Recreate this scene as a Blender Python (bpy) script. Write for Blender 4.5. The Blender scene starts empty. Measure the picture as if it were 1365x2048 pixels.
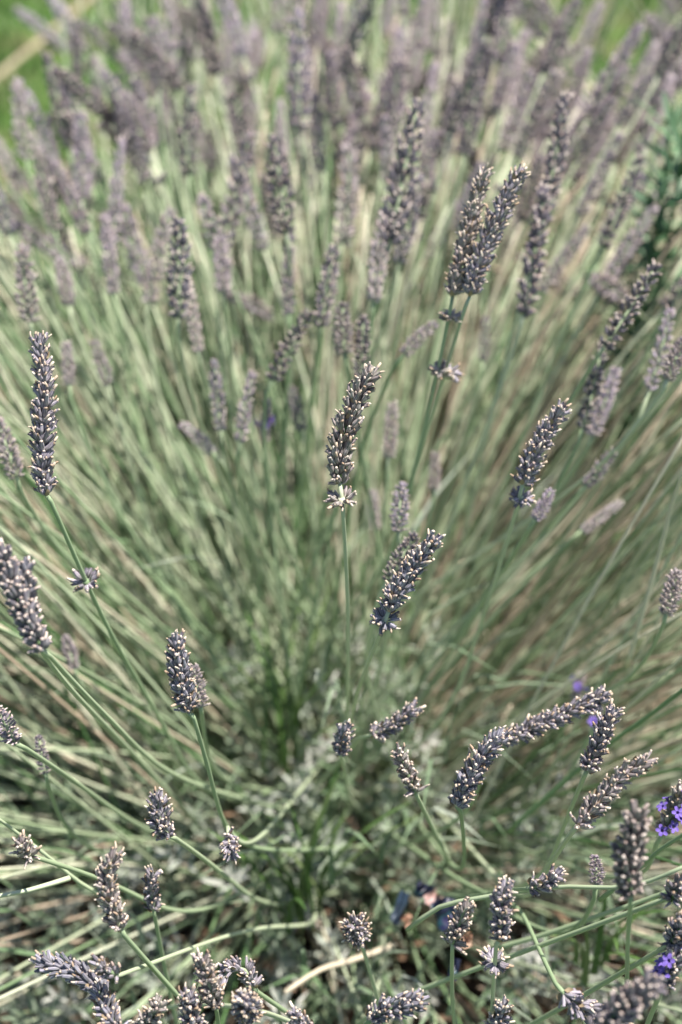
import bpy, math, random
from mathutils import Vector, Matrix, Quaternion, noise

R = math.radians
sc = bpy.context.scene
col = sc.collection

# ------------------------------------------------------------------ camera
PITCH = R(40.0)
CAM = Vector((0.0, 0.0, 1.0))
FWD = Vector((0.0, math.cos(PITCH), -math.sin(PITCH)))
UP = Vector((0.0, math.sin(PITCH), math.cos(PITCH)))
RT = Vector((1.0, 0.0, 0.0))
FOC = 0.63
camd = bpy.data.cameras.new('camera')
camo = bpy.data.objects.new('camera', camd)
col.objects.link(camo)
camo.location = CAM
camo.rotation_euler = (R(90) - PITCH, 0, 0)
camd.sensor_fit = 'VERTICAL'
camd.sensor_height = 36.0
camd.sensor_width = 24.0
camd.lens = 50.0
camd.clip_start = 0.01
camd.clip_end = 500.0
camd.dof.use_dof = True
camd.dof.focus_distance = FOC
camd.dof.aperture_fstop = 5.0
sc.camera = camo
FPX = 1024.0 * 50.0 / 18.0

# ------------------------------------------------------------------ light
SUN_EL, SUN_AZ = R(68), R(72)      # azimuth measured from +Y (behind the bush) towards +X
w = bpy.data.worlds.new('World')
sc.world = w
w.use_nodes = True
nt = w.node_tree
sky = nt.nodes.new('ShaderNodeTexSky')
sky.sky_type = 'NISHITA'
sky.sun_disc = False
sky.sun_elevation = SUN_EL
sky.sun_rotation = SUN_AZ
nt.links.new(sky.outputs[0], nt.nodes['Background'].inputs[0])
nt.nodes['Background'].inputs[1].default_value = 0.08
sl = bpy.data.lights.new('sun', 'SUN')
sl.energy = 5.0
sl.angle = R(0.55)
sl.color = (1.0, 0.95, 0.88)
so = bpy.data.objects.new('sun', sl)
col.objects.link(so)
sdir = Vector((math.sin(SUN_AZ) * math.cos(SUN_EL), math.cos(SUN_AZ) * math.cos(SUN_EL), math.sin(SUN_EL)))
so.rotation_euler = sdir.to_track_quat('Z', 'Y').to_euler()
so.location = (1, 1, 3)
sc.view_settings.view_transform = 'Standard'
sc.view_settings.look = 'None'
sc.view_settings.gamma = 1.0
sc.view_settings.exposure = 0.86
sc.view_settings.use_curve_mapping = False

# ------------------------------------------------------------------ helpers
def P(px, py, d):
    """the point of the place that the photograph shows at px, py, at d metres along the view axis"""
    return CAM + FWD * d + RT * ((px - 682.5) / FPX * d) + UP * ((1024 - py) / FPX * d)

def proj(p):
    v = p - CAM
    d = v.dot(FWD)
    if d < 1e-4:
        return 0, 0, d
    return 682.5 + v.dot(RT) / d * FPX, 1024 - v.dot(UP) / d * FPX, d

def spline(pts, step):
    """Catmull-Rom through pts, about one sample every step metres"""
    if len(pts) == 2:
        pts = [pts[0], (pts[0] + pts[1]) / 2, pts[1]]
    ext = [pts[0] * 2 - pts[1]] + list(pts) + [pts[-1] * 2 - pts[-2]]
    out = []
    for i in range(1, len(ext) - 2):
        a, b, c, d = ext[i - 1], ext[i], ext[i + 1], ext[i + 2]
        n = max(1, int((c - b).length / step + .5))
        for k in range(n):
            t = k / n
            out.append(0.5 * ((2 * b) + (c - a) * t + (2 * a - 5 * b + 4 * c - d) * t * t + (3 * b - a - 3 * c + d) * t ** 3))
    out.append(ext[-2].copy())
    return out

class MB:
    """collects vertices and faces of one mesh"""
    def __init__(s):
        s.v, s.f, s.m, s.a, s.b = [], [], [], [], []
    def add(s, vs, fs, mi=0, a=0.0, b=0.0):
        o = len(s.v)
        s.v.extend(vs)
        s.f.extend([tuple(i + o for i in f) for f in fs])
        s.m.extend([mi] * len(fs))
        n = len(vs)
        s.a.extend(a if isinstance(a, list) else [a] * n)
        s.b.extend(b if isinstance(b, list) else [b] * n)
    def tube(s, pts, rad, sides=5, mi=0, a=0.0, b=None, groove=0.0, cap=True):
        n = len(pts)
        vs, av, bv = [], [], []
        x = None
        for i, p in enumerate(pts):
            t = (pts[min(i + 1, n - 1)] - pts[max(i - 1, 0)]).normalized()
            if x is None:
                x = t.orthogonal().normalized()
            x = (x - t * x.dot(t)).normalized()
            y = t.cross(x)
            r = rad(i / (n - 1)) if callable(rad) else rad
            for k in range(sides):
                an = 2 * math.pi * k / sides
                rr = r * (1 - groove * (k % 2))
                vs.append(p + (x * math.cos(an) + y * math.sin(an)) * rr)
                av.append(a)
                bv.append(i / (n - 1) if b is None else b)
        fs = [(i * sides + k, i * sides + (k + 1) % sides, (i + 1) * sides + (k + 1) % sides, (i + 1) * sides + k)
              for i in range(n - 1) for k in range(sides)]
        if cap:
            fs.append(tuple(range((n - 1) * sides, n * sides)))
            fs.append(tuple(reversed(range(sides))))
        s.add(vs, fs, mi, av, bv)
    def mesh(s, name, mats, smooth=True):
        me = bpy.data.meshes.new(name)
        me.from_pydata([tuple(v) for v in s.v], [], s.f)
        for m in mats:
            me.materials.append(m)
        me.polygons.foreach_set('material_index', s.m)
        if smooth:
            me.polygons.foreach_set('use_smooth', [True] * len(s.f))
        for nm, vals in (('tint', s.a), ('along', s.b)):
            at = me.attributes.new(nm, 'FLOAT', 'POINT')
            at.data.foreach_set('value', vals)
        me.update()
        return me

def link(name, me, parent=None, loc=None):
    o = bpy.data.objects.new(name, me)
    col.objects.link(o)
    if parent is not None:
        o.parent = parent
    if loc is not None:
        o.location = loc
    return o

def tag(o, label=None, cat=None, group=None, kind=None):
    if label: o['label'] = label
    if cat: o['category'] = cat
    if group: o['group'] = group
    if kind: o['kind'] = kind
    return o

# ------------------------------------------------------------------ materials
def mat(name, rough=0.7, spec=0.25):
    m = bpy.data.materials.new(name)
    m.use_nodes = True
    b = m.node_tree.nodes['Principled BSDF']
    b.inputs['Roughness'].default_value = rough
    b.inputs['Specular IOR Level'].default_value = spec
    return m, m.node_tree, b

def N(t, kind, **kw):
    n = t.nodes.new(kind)
    for k, v in kw.items():
        setattr(n, k, v)
    return n

def ramp(t, stops):
    n = t.nodes.new('ShaderNodeValToRGB')
    e = n.color_ramp.elements
    while len(e) < len(stops):
        e.new(0.5)
    for i, (p, c) in enumerate(stops):
        e[i].position = p
        e[i].color = (*c, 1)
    return n

def mix(t, a, b, f, blend='MIX'):
    n = t.nodes.new('ShaderNodeMix')
    n.data_type = 'RGBA'
    n.blend_type = blend
    for sock, val in ((n.inputs[6], a), (n.inputs[7], b), (n.inputs[0], f)):
        if hasattr(val, 'links'):
            t.links.new(val, sock)
        elif isinstance(val, tuple):
            sock.default_value = (*val, 1)
        else:
            sock.default_value = val
    return n.outputs[2]

def attr(t, name):
    n = t.nodes.new('ShaderNodeAttribute')
    n.attribute_name = name
    return n.outputs['Fac']

def tex(t, scale, detail=3.0, coord='Object', stretch=None):
    tc = t.nodes.new('ShaderNodeTexCoord')
    n = t.nodes.new('ShaderNodeTexNoise')
    n.inputs['Scale'].default_value = scale
    n.inputs['Detail'].default_value = detail
    if stretch:
        mp = t.nodes.new('ShaderNodeMapping')
        mp.inputs['Scale'].default_value = stretch
        t.links.new(tc.outputs[coord], mp.inputs[0])
        t.links.new(mp.outputs[0], n.inputs['Vector'])
    else:
        t.links.new(tc.outputs[coord], n.inputs['Vector'])
    return n.outputs['Fac']

def bump(t, b, h, strength=0.3, dist=0.0005):
    n = t.nodes.new('ShaderNodeBump')
    n.inputs['Strength'].default_value = strength
    n.inputs['Distance'].default_value = dist
    t.links.new(h, n.inputs['Height'])
    t.links.new(n.outputs[0], b.inputs['Normal'])

def stem_material(name, use_attr):
    m, t, b = mat(name, 0.55, 0.35)
    if use_attr:
        f = attr(t, 'tint')
    else:
        f = N(t, 'ShaderNodeObjectInfo').outputs['Random']
    c = ramp(t, [(0.0, (0.085, 0.170, 0.060)), (0.25, (0.220, 0.300, 0.165)), (0.55, (0.370, 0.425, 0.275)),
                 (0.80, (0.560, 0.575, 0.420)), (0.90, (0.600, 0.520, 0.390)), (1.0, (0.36, 0.265, 0.195))])
    t.links.new(f, c.inputs[0])
    n = tex(t, 90, 4)
    cc = mix(t, c.outputs[0], (0.60, 0.60, 0.60), n, 'OVERLAY')
    t.links.new(cc, b.inputs['Base Color'])
    bump(t, b, tex(t, 1500, 2), 0.25, 0.0003)
    return m

M_STEM = stem_material('lavender_stem', False)
M_STEMS = stem_material('lavender_stem_mass', True)

def calyx_material(name, body, pale, dark, k=1.0):
    m, t, b = mat(name, 0.72, 0.2)
    oi = N(t, 'ShaderNodeObjectInfo').outputs['Random']
    c1 = mix(t, dark, body, attr(t, 'along'))
    c2 = mix(t, c1, pale, attr(t, 'tint'))
    n = tex(t, 700, 3)
    c3 = mix(t, c2, (0.5, 0.5, 0.5), 0.0)
    hs = N(t, 'ShaderNodeHueSaturation')
    mr = N(t, 'ShaderNodeMapRange')
    mr.inputs[3].default_value = 0.62
    mr.inputs[4].default_value = 1.38
    t.links.new(oi, mr.inputs[0])
    t.links.new(mr.outputs[0], hs.inputs['Value'])
    mr2 = N(t, 'ShaderNodeMapRange')
    mr2.inputs[3].default_value = 0.46
    mr2.inputs[4].default_value = 0.55
    mu = N(t, 'ShaderNodeMath', operation='FRACT')
    mm = N(t, 'ShaderNodeMath', operation='MULTIPLY')
    mm.inputs[1].default_value = 17.3
    t.links.new(oi, mm.inputs[0])
    t.links.new(mm.outputs[0], mu.inputs[0])
    t.links.new(mu.outputs[0], mr2.inputs[0])
    t.links.new(mr2.outputs[0], hs.inputs['Hue'])
    t.links.new(mix(t, c3, (0.62, 0.62, 0.62), n, 'OVERLAY'), hs.inputs['Color'])
    t.links.new(hs.outputs[0], b.inputs['Base Color'])
    b.inputs['Sheen Weight'].default_value = 0.25
    b.inputs['Sheen Roughness'].default_value = 0.4
    bump(t, b, tex(t, 2600, 2), 0.35, 0.0002)
    return m

M_CAL = calyx_material('calyx_grey_violet', (0.138, 0.120, 0.155), (0.40, 0.36, 0.39), (0.125, 0.130, 0.092))
M_CALFAR = calyx_material('calyx_mauve', (0.200, 0.165, 0.212), (0.46, 0.385, 0.45), (0.13, 0.128, 0.110))
M_CALFAR2 = calyx_material('calyx_shaded', (0.058, 0.054, 0.072), (0.25, 0.22, 0.26), (0.05, 0.055, 0.05))  # darkened copy of the far calyx, shade on the spikes put into the colour
M_CALFAR3 = calyx_material('calyx_buff', (0.210, 0.175, 0.190), (0.50, 0.43, 0.45), (0.15, 0.14, 0.11))
m, t, b = mat('dry_corolla', 0.8, 0.15)
c = ramp(t, [(0.0, (0.34, 0.25, 0.18)), (0.4, (0.56, 0.46, 0.37)), (1.0, (0.68, 0.61, 0.54))])
t.links.new(N(t, 'ShaderNodeObjectInfo').outputs['Random'], c.inputs[0])
t.links.new(mix(t, c.outputs[0], (0.55, 0.5, 0.45), tex(t, 900, 2), 'OVERLAY'), b.inputs['Base Color'])
M_TIP = m
m, t, b = mat('dry_corolla_far', 0.8, 0.15)
c = ramp(t, [(0.0, (0.36, 0.27, 0.24)), (1.0, (0.72, 0.62, 0.55))])
t.links.new(attr(t, 'tint'), c.inputs[0])
t.links.new(c.outputs[0], b.inputs['Base Color'])
M_TIPFAR = m
m, t, b = mat('violet_petal', 0.6, 0.2)
c = mix(t, (0.11, 0.06, 0.32), (0.24, 0.17, 0.52), tex(t, 400, 2))
t.links.new(c, b.inputs['Base Color'])
b.inputs['Subsurface Weight'].default_value = 0.0
M_VIOLET = m
m, t, b = mat('bract', 0.8, 0.15)
t.links.new(mix(t, (0.24, 0.17, 0.11), (0.42, 0.34, 0.22), tex(t, 500, 2)), b.inputs['Base Color'])
M_BRACT = m

m, t, b = mat('lavender_leaf', 0.7, 0.25)
c = ramp(t, [(0.0, (0.10, 0.165, 0.075)), (0.35, (0.20, 0.255, 0.165)), (0.7, (0.36, 0.385, 0.325)), (1.0, (0.52, 0.51, 0.46))])
t.links.new(attr(t, 'tint'), c.inputs[0])
t.links.new(c.outputs[0], b.inputs['Base Color'])
b.inputs['Sheen Weight'].default_value = 0.2
M_LEAF = m
m, t, b = mat('litter', 0.85, 0.1)
c = ramp(t, [(0.0, (0.09, 0.055, 0.035)), (0.4, (0.22, 0.14, 0.09)), (0.75, (0.38, 0.26, 0.18)), (1.0, (0.52, 0.42, 0.33))])
t.links.new(attr(t, 'tint'), c.inputs[0])
t.links.new(c.outputs[0], b.inputs['Base Color'])
M_LITTER = m
m, t, b = mat('grass_blade', 0.5, 0.3)
c = ramp(t, [(0.0, (0.040, 0.095, 0.022)), (0.5, (0.090, 0.160, 0.045)), (0.85, (0.18, 0.23, 0.09)), (1.0, (0.36, 0.33, 0.18))])
t.links.new(attr(t, 'tint'), c.inputs[0])
t.links.new(c.outputs[0], b.inputs['Base Color'])
M_GRASS = m
m, t, b = mat('lawn_ground', 0.9, 0.1)
c = ramp(t, [(0.35, (0.035, 0.080, 0.018)), (0.5, (0.075, 0.140, 0.032)), (0.68, (0.15, 0.16, 0.07))])
t.links.new(tex(t, 9, 6), c.inputs[0])
t.links.new(c.outputs[0], b.inputs['Base Color'])
M_LAWN = m
m, t, b = mat('soil', 0.95, 0.1)
c = ramp(t, [(0.3, (0.030, 0.021, 0.014)), (0.55, (0.070, 0.048, 0.033)), (0.75, (0.14, 0.10, 0.07))])
t.links.new(tex(t, 60, 8), c.inputs[0])
t.links.new(c.outputs[0], b.inputs['Base Color'])
bump(t, b, tex(t, 110, 6), 0.8, 0.01)
M_SOIL = m
m, t, b = mat('bark', 0.9, 0.15)
t.links.new(mix(t, (0.10, 0.070, 0.050), (0.30, 0.23, 0.17), tex(t, 160, 5)), b.inputs['Base Color'])
bump(t, b, tex(t, 300, 4), 0.7, 0.002)
M_BARK = m

# ------------------------------------------------------------------ ground
rnd = random.Random(11)
gx = [-60, -20, -6, -2.5] + [-1.5 + 0.1 * i for i in range(31)] + [2.5, 6, 20, 60]
gy = [-40, -10, -3, -1] + [-0.5 + 0.1 * i for i in range(61)] + [6.5, 12, 30, 90]
def gz(x, y):
    return 0.02 * (noise.noise(Vector((x * 1.3, y * 1.3, 0)))) if abs(x) < 3 and abs(y) < 7 else 0.0
mb = MB()
vs = [Vector((x, y, gz(x, y))) for y in gy for x in gx]
nx = len(gx)
mb.add(vs, [(j * nx + i, j * nx + i + 1, (j + 1) * nx + i + 1, (j + 1) * nx + i) for j in range(len(gy) - 1) for i in range(nx - 1)])
tag(link('lawn', mb.mesh('lawn', [M_LAWN])), 'green lawn ground behind the lavender bush', kind='structure')
# bare soil under the bush
BC = Vector((-0.01, 0.70, 0.0))
mb = MB()
rings, seg = 14, 48
vs = [Vector((BC.x, BC.y, gz(BC.x, BC.y) + 0.055))]
for i in range(1, rings + 1):
    for k in range(seg):
        an = 2 * math.pi * k / seg
        r = 0.72 * i / rings * (1 + 0.10 * noise.noise(Vector((math.cos(an) * 1.5, math.sin(an) * 1.5, 4))))
        x, y = BC.x + r * math.cos(an), BC.y + r * math.sin(an)
        z = gz(x, y) + 0.006 + 0.05 * (1 - (i / rings) ** 2) + 0.012 * noise.noise(Vector((x * 14, y * 14, 1))) * (1 if i < rings else 0)
        vs.append(Vector((x, y, z if i < rings else gz(x, y) - 0.01)))
fs = [(0, 1 + k, 1 + (k + 1) % seg) for k in range(seg)]
for i in range(rings - 1):
    for k in range(seg):
        a = 1 + i * seg
        fs.append((a + k, a + seg + k, a + seg + (k + 1) % seg, a + (k + 1) % seg))
mb.add(vs, fs)
tag(link('soil_bed', mb.mesh('soil_bed', [M_SOIL])), 'dark soil under the lavender bush', kind='structure')

# lawn grass: blades in the stretch of lawn that the photo looks onto
mb = MB()
def blade(mb, p, h, wd, lean, az, tint, mi=0, n=3):
    d = Vector((math.cos(az), math.sin(az), 0))
    s = Vector((-d.y, d.x, 0)) * wd
    vs = []
    for i in range(n + 1):
        t = i / n
        q = p + Vector((0, 0, h * (t - 0.25 * lean * t * t))) + d * (h * lean * t * t)
        if i < n:
            vs += [q - s * (1 - t * 0.6), q + s * (1 - t * 0.6)]
        else:
            vs.append(q)
    fs = [(2 * i, 2 * i + 1, 2 * i + 3, 2 * i + 2) for i in range(n - 1)] + [(2 * n - 2, 2 * n - 1, 2 * n)]
    mb.add(vs, fs, mi, tint, 0.0)
for i in range(26000):
    x = rnd.uniform(-1.5, 1.5); y = rnd.uniform(0.6, 4.2)
    if abs(x) > 0.30 * y + 0.25 or (Vector((x, y, 0)) - BC).length < 0.60:
        continue
    tuft = noise.noise(Vector((x * 5, y * 5, 3)))
    blade(mb, Vector((x, y, gz(x, y))), rnd.uniform(0.03, 0.075) * (1 + tuft), rnd.uniform(0.0015, 0.003), rnd.uniform(0.1, 0.9),
          rnd.uniform(0, 6.28), min(1, max(0, rnd.gauss(0.42, 0.24) + 0.75 * tuft + (0.6 if rnd.random() < 0.07 + 0.2 * max(0, tuft) else 0))), n=2)
tag(link('grass', mb.mesh('grass', [M_GRASS], False)), 'bright green mown grass behind the bush', 'grass', kind='stuff')

# ------------------------------------------------------------------ calyx, spikes
def calyx_mb(mb, L, Wd, seed, sides=10, far=False, M=None, tipk=1.0):
    """one dry calyx: a ribbed tube with a crumpled corolla at its mouth, standing along +Z (or placed by M)"""
    r = random.Random(seed)
    prof = [(0.0, 0.30), (0.14, 0.66), (0.36, 1.0), (0.58, 1.02), (0.80, 0.80), (0.93, 0.76), (1.0, 0.92)]
    if far:
        prof = [(0.0, 0.35), (0.35, 1.0), (0.8, 0.85), (1.0, 0.9)]
    bx, by = r.uniform(-0.16, 0.16), r.uniform(-0.16, 0.16)
    vs, rib, al = [], [], []
    for i, (t, q) in enumerate(prof):
        for k in range(sides):
            an = 2 * math.pi * (k + (0.15 * r.random())) / sides
            rr = Wd / 2 * q * (1 - (0.16 if k % 2 else 0.0)) * (1 + 0.06 * r.uniform(-1, 1))
            z = L * t + (L * 0.07 * (k % 2) if i == len(prof) - 1 else 0)
            vs.append(Vector((rr * math.cos(an) + bx * L * t * t, rr * math.sin(an) + by * L * t * t, z)))
            rib.append((0.0 if k % 2 else 0.85) if not far else r.uniform(0, 0.8))
            al.append(min(1, t * 1.6))
    n = len(prof)
    fs = [(i * sides + k, i * sides + (k + 1) % sides, (i + 1) * sides + (k + 1) % sides, (i + 1) * sides + k)
          for i in range(n - 1) for k in range(sides)]
    tv, tf = [], []
    ts = 4 if far else 6
    offx, offy = bx * L, by * L
    tilt = Vector((r.uniform(-.6, .6), r.uniform(-.6, .6), 0))
    tl = L * r.uniform(0.12, 0.32) * tipk
    for i, (t, q) in enumerate([(-0.35, 0.66), (0.35, r.uniform(0.5, 0.78)), (1.0, r.uniform(0.25, 0.5))]):
        for k in range(ts):
            an = 2 * math.pi * k / ts
            rr = Wd / 2 * q * r.uniform(0.65, 1.15) * (1.15 if far else 1.0)
            tv.append(Vector((rr * math.cos(an) + offx, rr * math.sin(an) + offy, L + tl * t)) + tilt * tl * max(0, t))
    tf = [(i * ts + k, i * ts + (k + 1) % ts, (i + 1) * ts + (k + 1) % ts, (i + 1) * ts + k) for i in range(2) for k in range(ts)]
    tf.append(tuple(range(2 * ts, 3 * ts)))
    if M is not None:
        vs = [M @ v for v in vs]
        tv = [M @ v for v in tv]
    mb.add(vs, fs, 0, rib, al)
    mb.add(tv, tf, 1, r.random(), 1.0)

# unit calyces, 6 mm long, shared by every calyx object in the sharp spikes
M_CAL2 = calyx_material('calyx_grey_brown', (0.165, 0.135, 0.135), (0.42, 0.37, 0.35), (0.135, 0.130, 0.090))
M_CAL3 = calyx_material('calyx_slate', (0.105, 0.100, 0.132), (0.35, 0.33, 0.37), (0.095, 0.105, 0.085))
CALS = []
for mt in (M_CAL, M_CAL2, M_CAL3):
    CAL = []
    for i in range(14):
        q = MB()
        calyx_mb(q, 0.006, 0.0021 * (1 + 0.16 * (i % 3 - 1)), 100 + i, tipk=(0.3, 1.0, 1.5, 0.5, 1.1)[i % 5])
        CAL.append(q.mesh('calyx', [mt, M_TIP]))
    CALS.append(CAL)
def flower_mesh():
    q = MB()
    rr = random.Random(5)
    q.tube([Vector((0, 0, 0)), Vector((0, 0, 0.003)), Vector((0, 0, 0.005))], lambda t: 0.0008 + 0.0008 * t, 6, cap=False)
    for k in range(5):
        an = 2 * math.pi * k / 5
        d = Vector((math.cos(an), math.sin(an), 0)); s = Vector((-d.y, d.x, 0))
        b0 = Vector((0, 0, 0.005)) + d * 0.0013
        L = 0.0034 * rr.uniform(0.8, 1.2)
        vs = [b0 - s * .0009, b0 + s * .0009, b0 + d * L * .5 + s * .0018 + Vector((0, 0, .0010)), b0 + d * L + s * .0009 + Vector((0, 0, .0004)),
              b0 + d * L - s * .0009 + Vector((0, 0, .0004)), b0 + d * L * .5 - s * .0018 + Vector((0, 0, .0010)), b0 + d * L * .55 + Vector((0, 0, .0002))]
        q.add(vs, [(0, 1, 6), (1, 2, 6), (2, 3, 6), (3, 4, 6), (4, 5, 6), (5, 0, 6)])
    return q.mesh('flower', [M_VIOLET])
FLOWER = flower_mesh()
def bract_mesh():
    q = MB()
    vs = [Vector((0, 0, 0)), Vector((0.0014, 0.0003, 0.0018)), Vector((0.0007, 0.0007, 0.0036)), Vector((0, 0.0010, 0.0046)), Vector((-0.0007, 0.0007, 0.0036)),
          Vector((-0.0014, 0.0003, 0.0018)), Vector((0, -0.0003, 0.0022))]
    q.add(vs, [(0, 1, 6), (1, 2, 6), (2, 3, 6), (3, 4, 6), (4, 5, 6), (5, 0, 6)])
    return q.mesh('bract', [M_BRACT])
BRACT = bract_mesh()

def frame_at(pts, i):
    n = len(pts)
    t = (pts[min(i + 1, n - 1)] - pts[max(i - 1, 0)]).normalized()
    x = (RT - t * t.dot(RT))
    if x.length < 0.2:
        x = UP - t * t.dot(UP)
    x.normalize()
    return t, x, t.cross(x)

def calyx_places(pts, wid, rr, spacing=0.0040, per=10, taper=0.55, whorl=False, inner=None):
    """(position, direction, length) of every calyx of a spike along pts; wid is its full width"""
    out, bracts = [], []
    L = [0.0]
    for a, b in zip(pts, pts[1:]):
        L.append(L[-1] + (b - a).length)
    tot = L[-1]
    nw = 1 if whorl else max(2, int(tot / spacing))
    for j in range(nw):
        s = tot * ((j + 0.15) / nw)
        i = max(k for k in range(len(L)) if L[k] <= s + 1e-9)
        i = min(i, len(pts) - 2)
        f = (s - L[i]) / max(1e-9, L[i + 1] - L[i])
        c = pts[i].lerp(pts[i + 1], f)
        t, x, y = frame_at(pts, i)
        u = s / tot
        R0 = wid / 2 * (0.80 + 0.20 * math.sin(min(1, u / 0.25) * math.pi / 2)) * (1 - (1 - taper) * max(0, (u - 0.45) / 0.55) ** 1.3) * rr.uniform(0.88, 1.08)
        n = per if u < 0.8 else max(5, per - 3)
        if whorl: n = per + 12
        ph = rr.uniform(0, 6.28)
        for k in range(n):
            an = ph + 2 * math.pi * (k + rr.uniform(-0.35, 0.35)) / n
            tilt = R(rr.uniform(28, 74)) * (1 - 0.45 * u) if not whorl else R(rr.uniform(38, 96))
            d0 = x * math.cos(an) + y * math.sin(an)
            d = (t * math.cos(tilt) + d0 * math.sin(tilt)).normalized()
            ln = rr.uniform(0.0038, 0.0056)
            st = max(0.0008, R0 * rr.uniform(0.93, 1.1) - ln * 1.1 * math.sin(tilt))
            if whorl: st = max(0.001, min(st, 0.0026))
            out.append((c + d0 * st + t * (rr.uniform(-0.0012, 0.0012) + st * 0.3), d, ln))
            if inner is not None and k % 2 == 0:
                an += 0.5
                d0 = x * math.cos(an) + y * math.sin(an)
                tilt *= rr.uniform(0.5, 0.8)
                inner.append((c + d0 * 0.0008, (t * math.cos(tilt) + d0 * math.sin(tilt)).normalized(), rr.uniform(0.0042, 0.0052)))
        if j % 2 == 0 and not whorl:
            for sgn in (0, math.pi):
                an = ph + sgn
                d0 = x * math.cos(an) + y * math.sin(an)
                bracts.append((c + d0 * 0.0012 - t * 0.001, (t * 0.6 + d0 * 0.8).normalized()))
    if not whorl:
        t, x, y = frame_at(pts, len(pts) - 1)
        for k in range(5):
            an = k * 1.4 + rr.random()
            d0 = x * math.cos(an) + y * math.sin(an)
            tilt = R(rr.uniform(5, 38))
            out.append((pts[-1] - t * 0.0015 + d0 * 0.0006, (t * math.cos(tilt) + d0 * math.sin(tilt)).normalized(), rr.uniform(0.0046, 0.0062)))
    return out, bracts

def orient(pos, d, roll, s):
    q = d.to_track_quat('Z', 'Y') @ Quaternion((0, 0, 1), roll)
    return Matrix.LocRotScale(pos, q, s)

# far spikes: joined meshes along +Z, 60 mm long and 11 mm wide, shared
FAR = []
for i in range(14):
    rr = random.Random(300 + i)
    bend = rr.uniform(-0.006, 0.006)
    pts = [Vector((bend * (k / 6) ** 2, 0, 0.06 * k / 6)) for k in range(7)]
    pl, _ = calyx_places(pts, 0.0125 * rr.uniform(.9, 1.1), rr, spacing=(0.0044, 0.0050, 0.0060)[i % 3], per=(9, 8, 9, 7)[i % 4], taper=0.55)
    q = MB()
    q.tube(pts, 0.0009, 5, mi=2, a=0.4)
    for j, (p, d, ln) in enumerate(pl):
        calyx_mb(q, ln, 0.0024, 900 + 100 * i + j, sides=6, far=True, M=orient(p, d, rr.uniform(0, 6), (1, 1, 1)), tipk=rr.choice((0.5, 1.2, 1.5)))
    FAR.append(q.mesh('flower_spike', [(M_CALFAR, M_CALFAR2, M_CALFAR3, M_CALFAR)[i % 4], M_TIPFAR, M_STEMS]))
# a far whorl: the loose ring below a spike
pl, _ = calyx_places([Vector((0, 0, 0)), Vector((0, 0, 0.002)), Vector((0, 0, 0.004))], 0.013, random.Random(8), whorl=True)
q = MB()
for j, (p, d, ln) in enumerate(pl):
    calyx_mb(q, ln, 0.0024, 5000 + j, sides=6, far=True, M=orient(p, d, 0, (1, 1, 1)))
FARWHORL = q.mesh('whorl', [M_CALFAR, M_TIPFAR])

CAT = 'lavender stalk'
G_NEAR = 'sharp lavender stalks at the front of the bush'
G_MID = 'softly blurred lavender stalks behind the sharp ones'
STUMP = Vector((-0.012, 0.700, 0.10))

def stem_path(px, d0, rr, end, power=1.2):
    """points of a stem from its spike down to where it leaves the bush; px are points of the photograph"""
    tgt = STUMP + Vector((rr.uniform(-.09, .09), rr.uniform(-.08, .08), rr.uniform(0, 0.04)))
    if end == 'bush':
        tx, ty, td = proj(tgt)
        full = px + [(tx, ty)]
    else:
        (x1, y1), (x0, y0) = px[-1], px[-2]
        l = math.hypot(x1 - x0, y1 - y0)
        full = px + [(x1 + (x1 - x0) / l * end, y1 + (y1 - y0) / l * end)]
        td = d0 + 0.16
    acc = [0]
    for a, b in zip(full, full[1:]):
        acc.append(acc[-1] + math.hypot(b[0] - a[0], b[1] - a[1]))
    pts = []
    for (x, y), s in zip(full, acc):
        u = s / acc[-1]
        pts.append(P(x, y, d0 + (td - d0) * u ** power))
    if end == 'bush':
        pts[-1] = tgt
    else:
        e = pts[-1]
        pts.append(Vector((e.x + (STUMP.x - e.x) * .3, e.y + (STUMP.y - e.y) * .3, 0.06)))
    return pts

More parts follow.
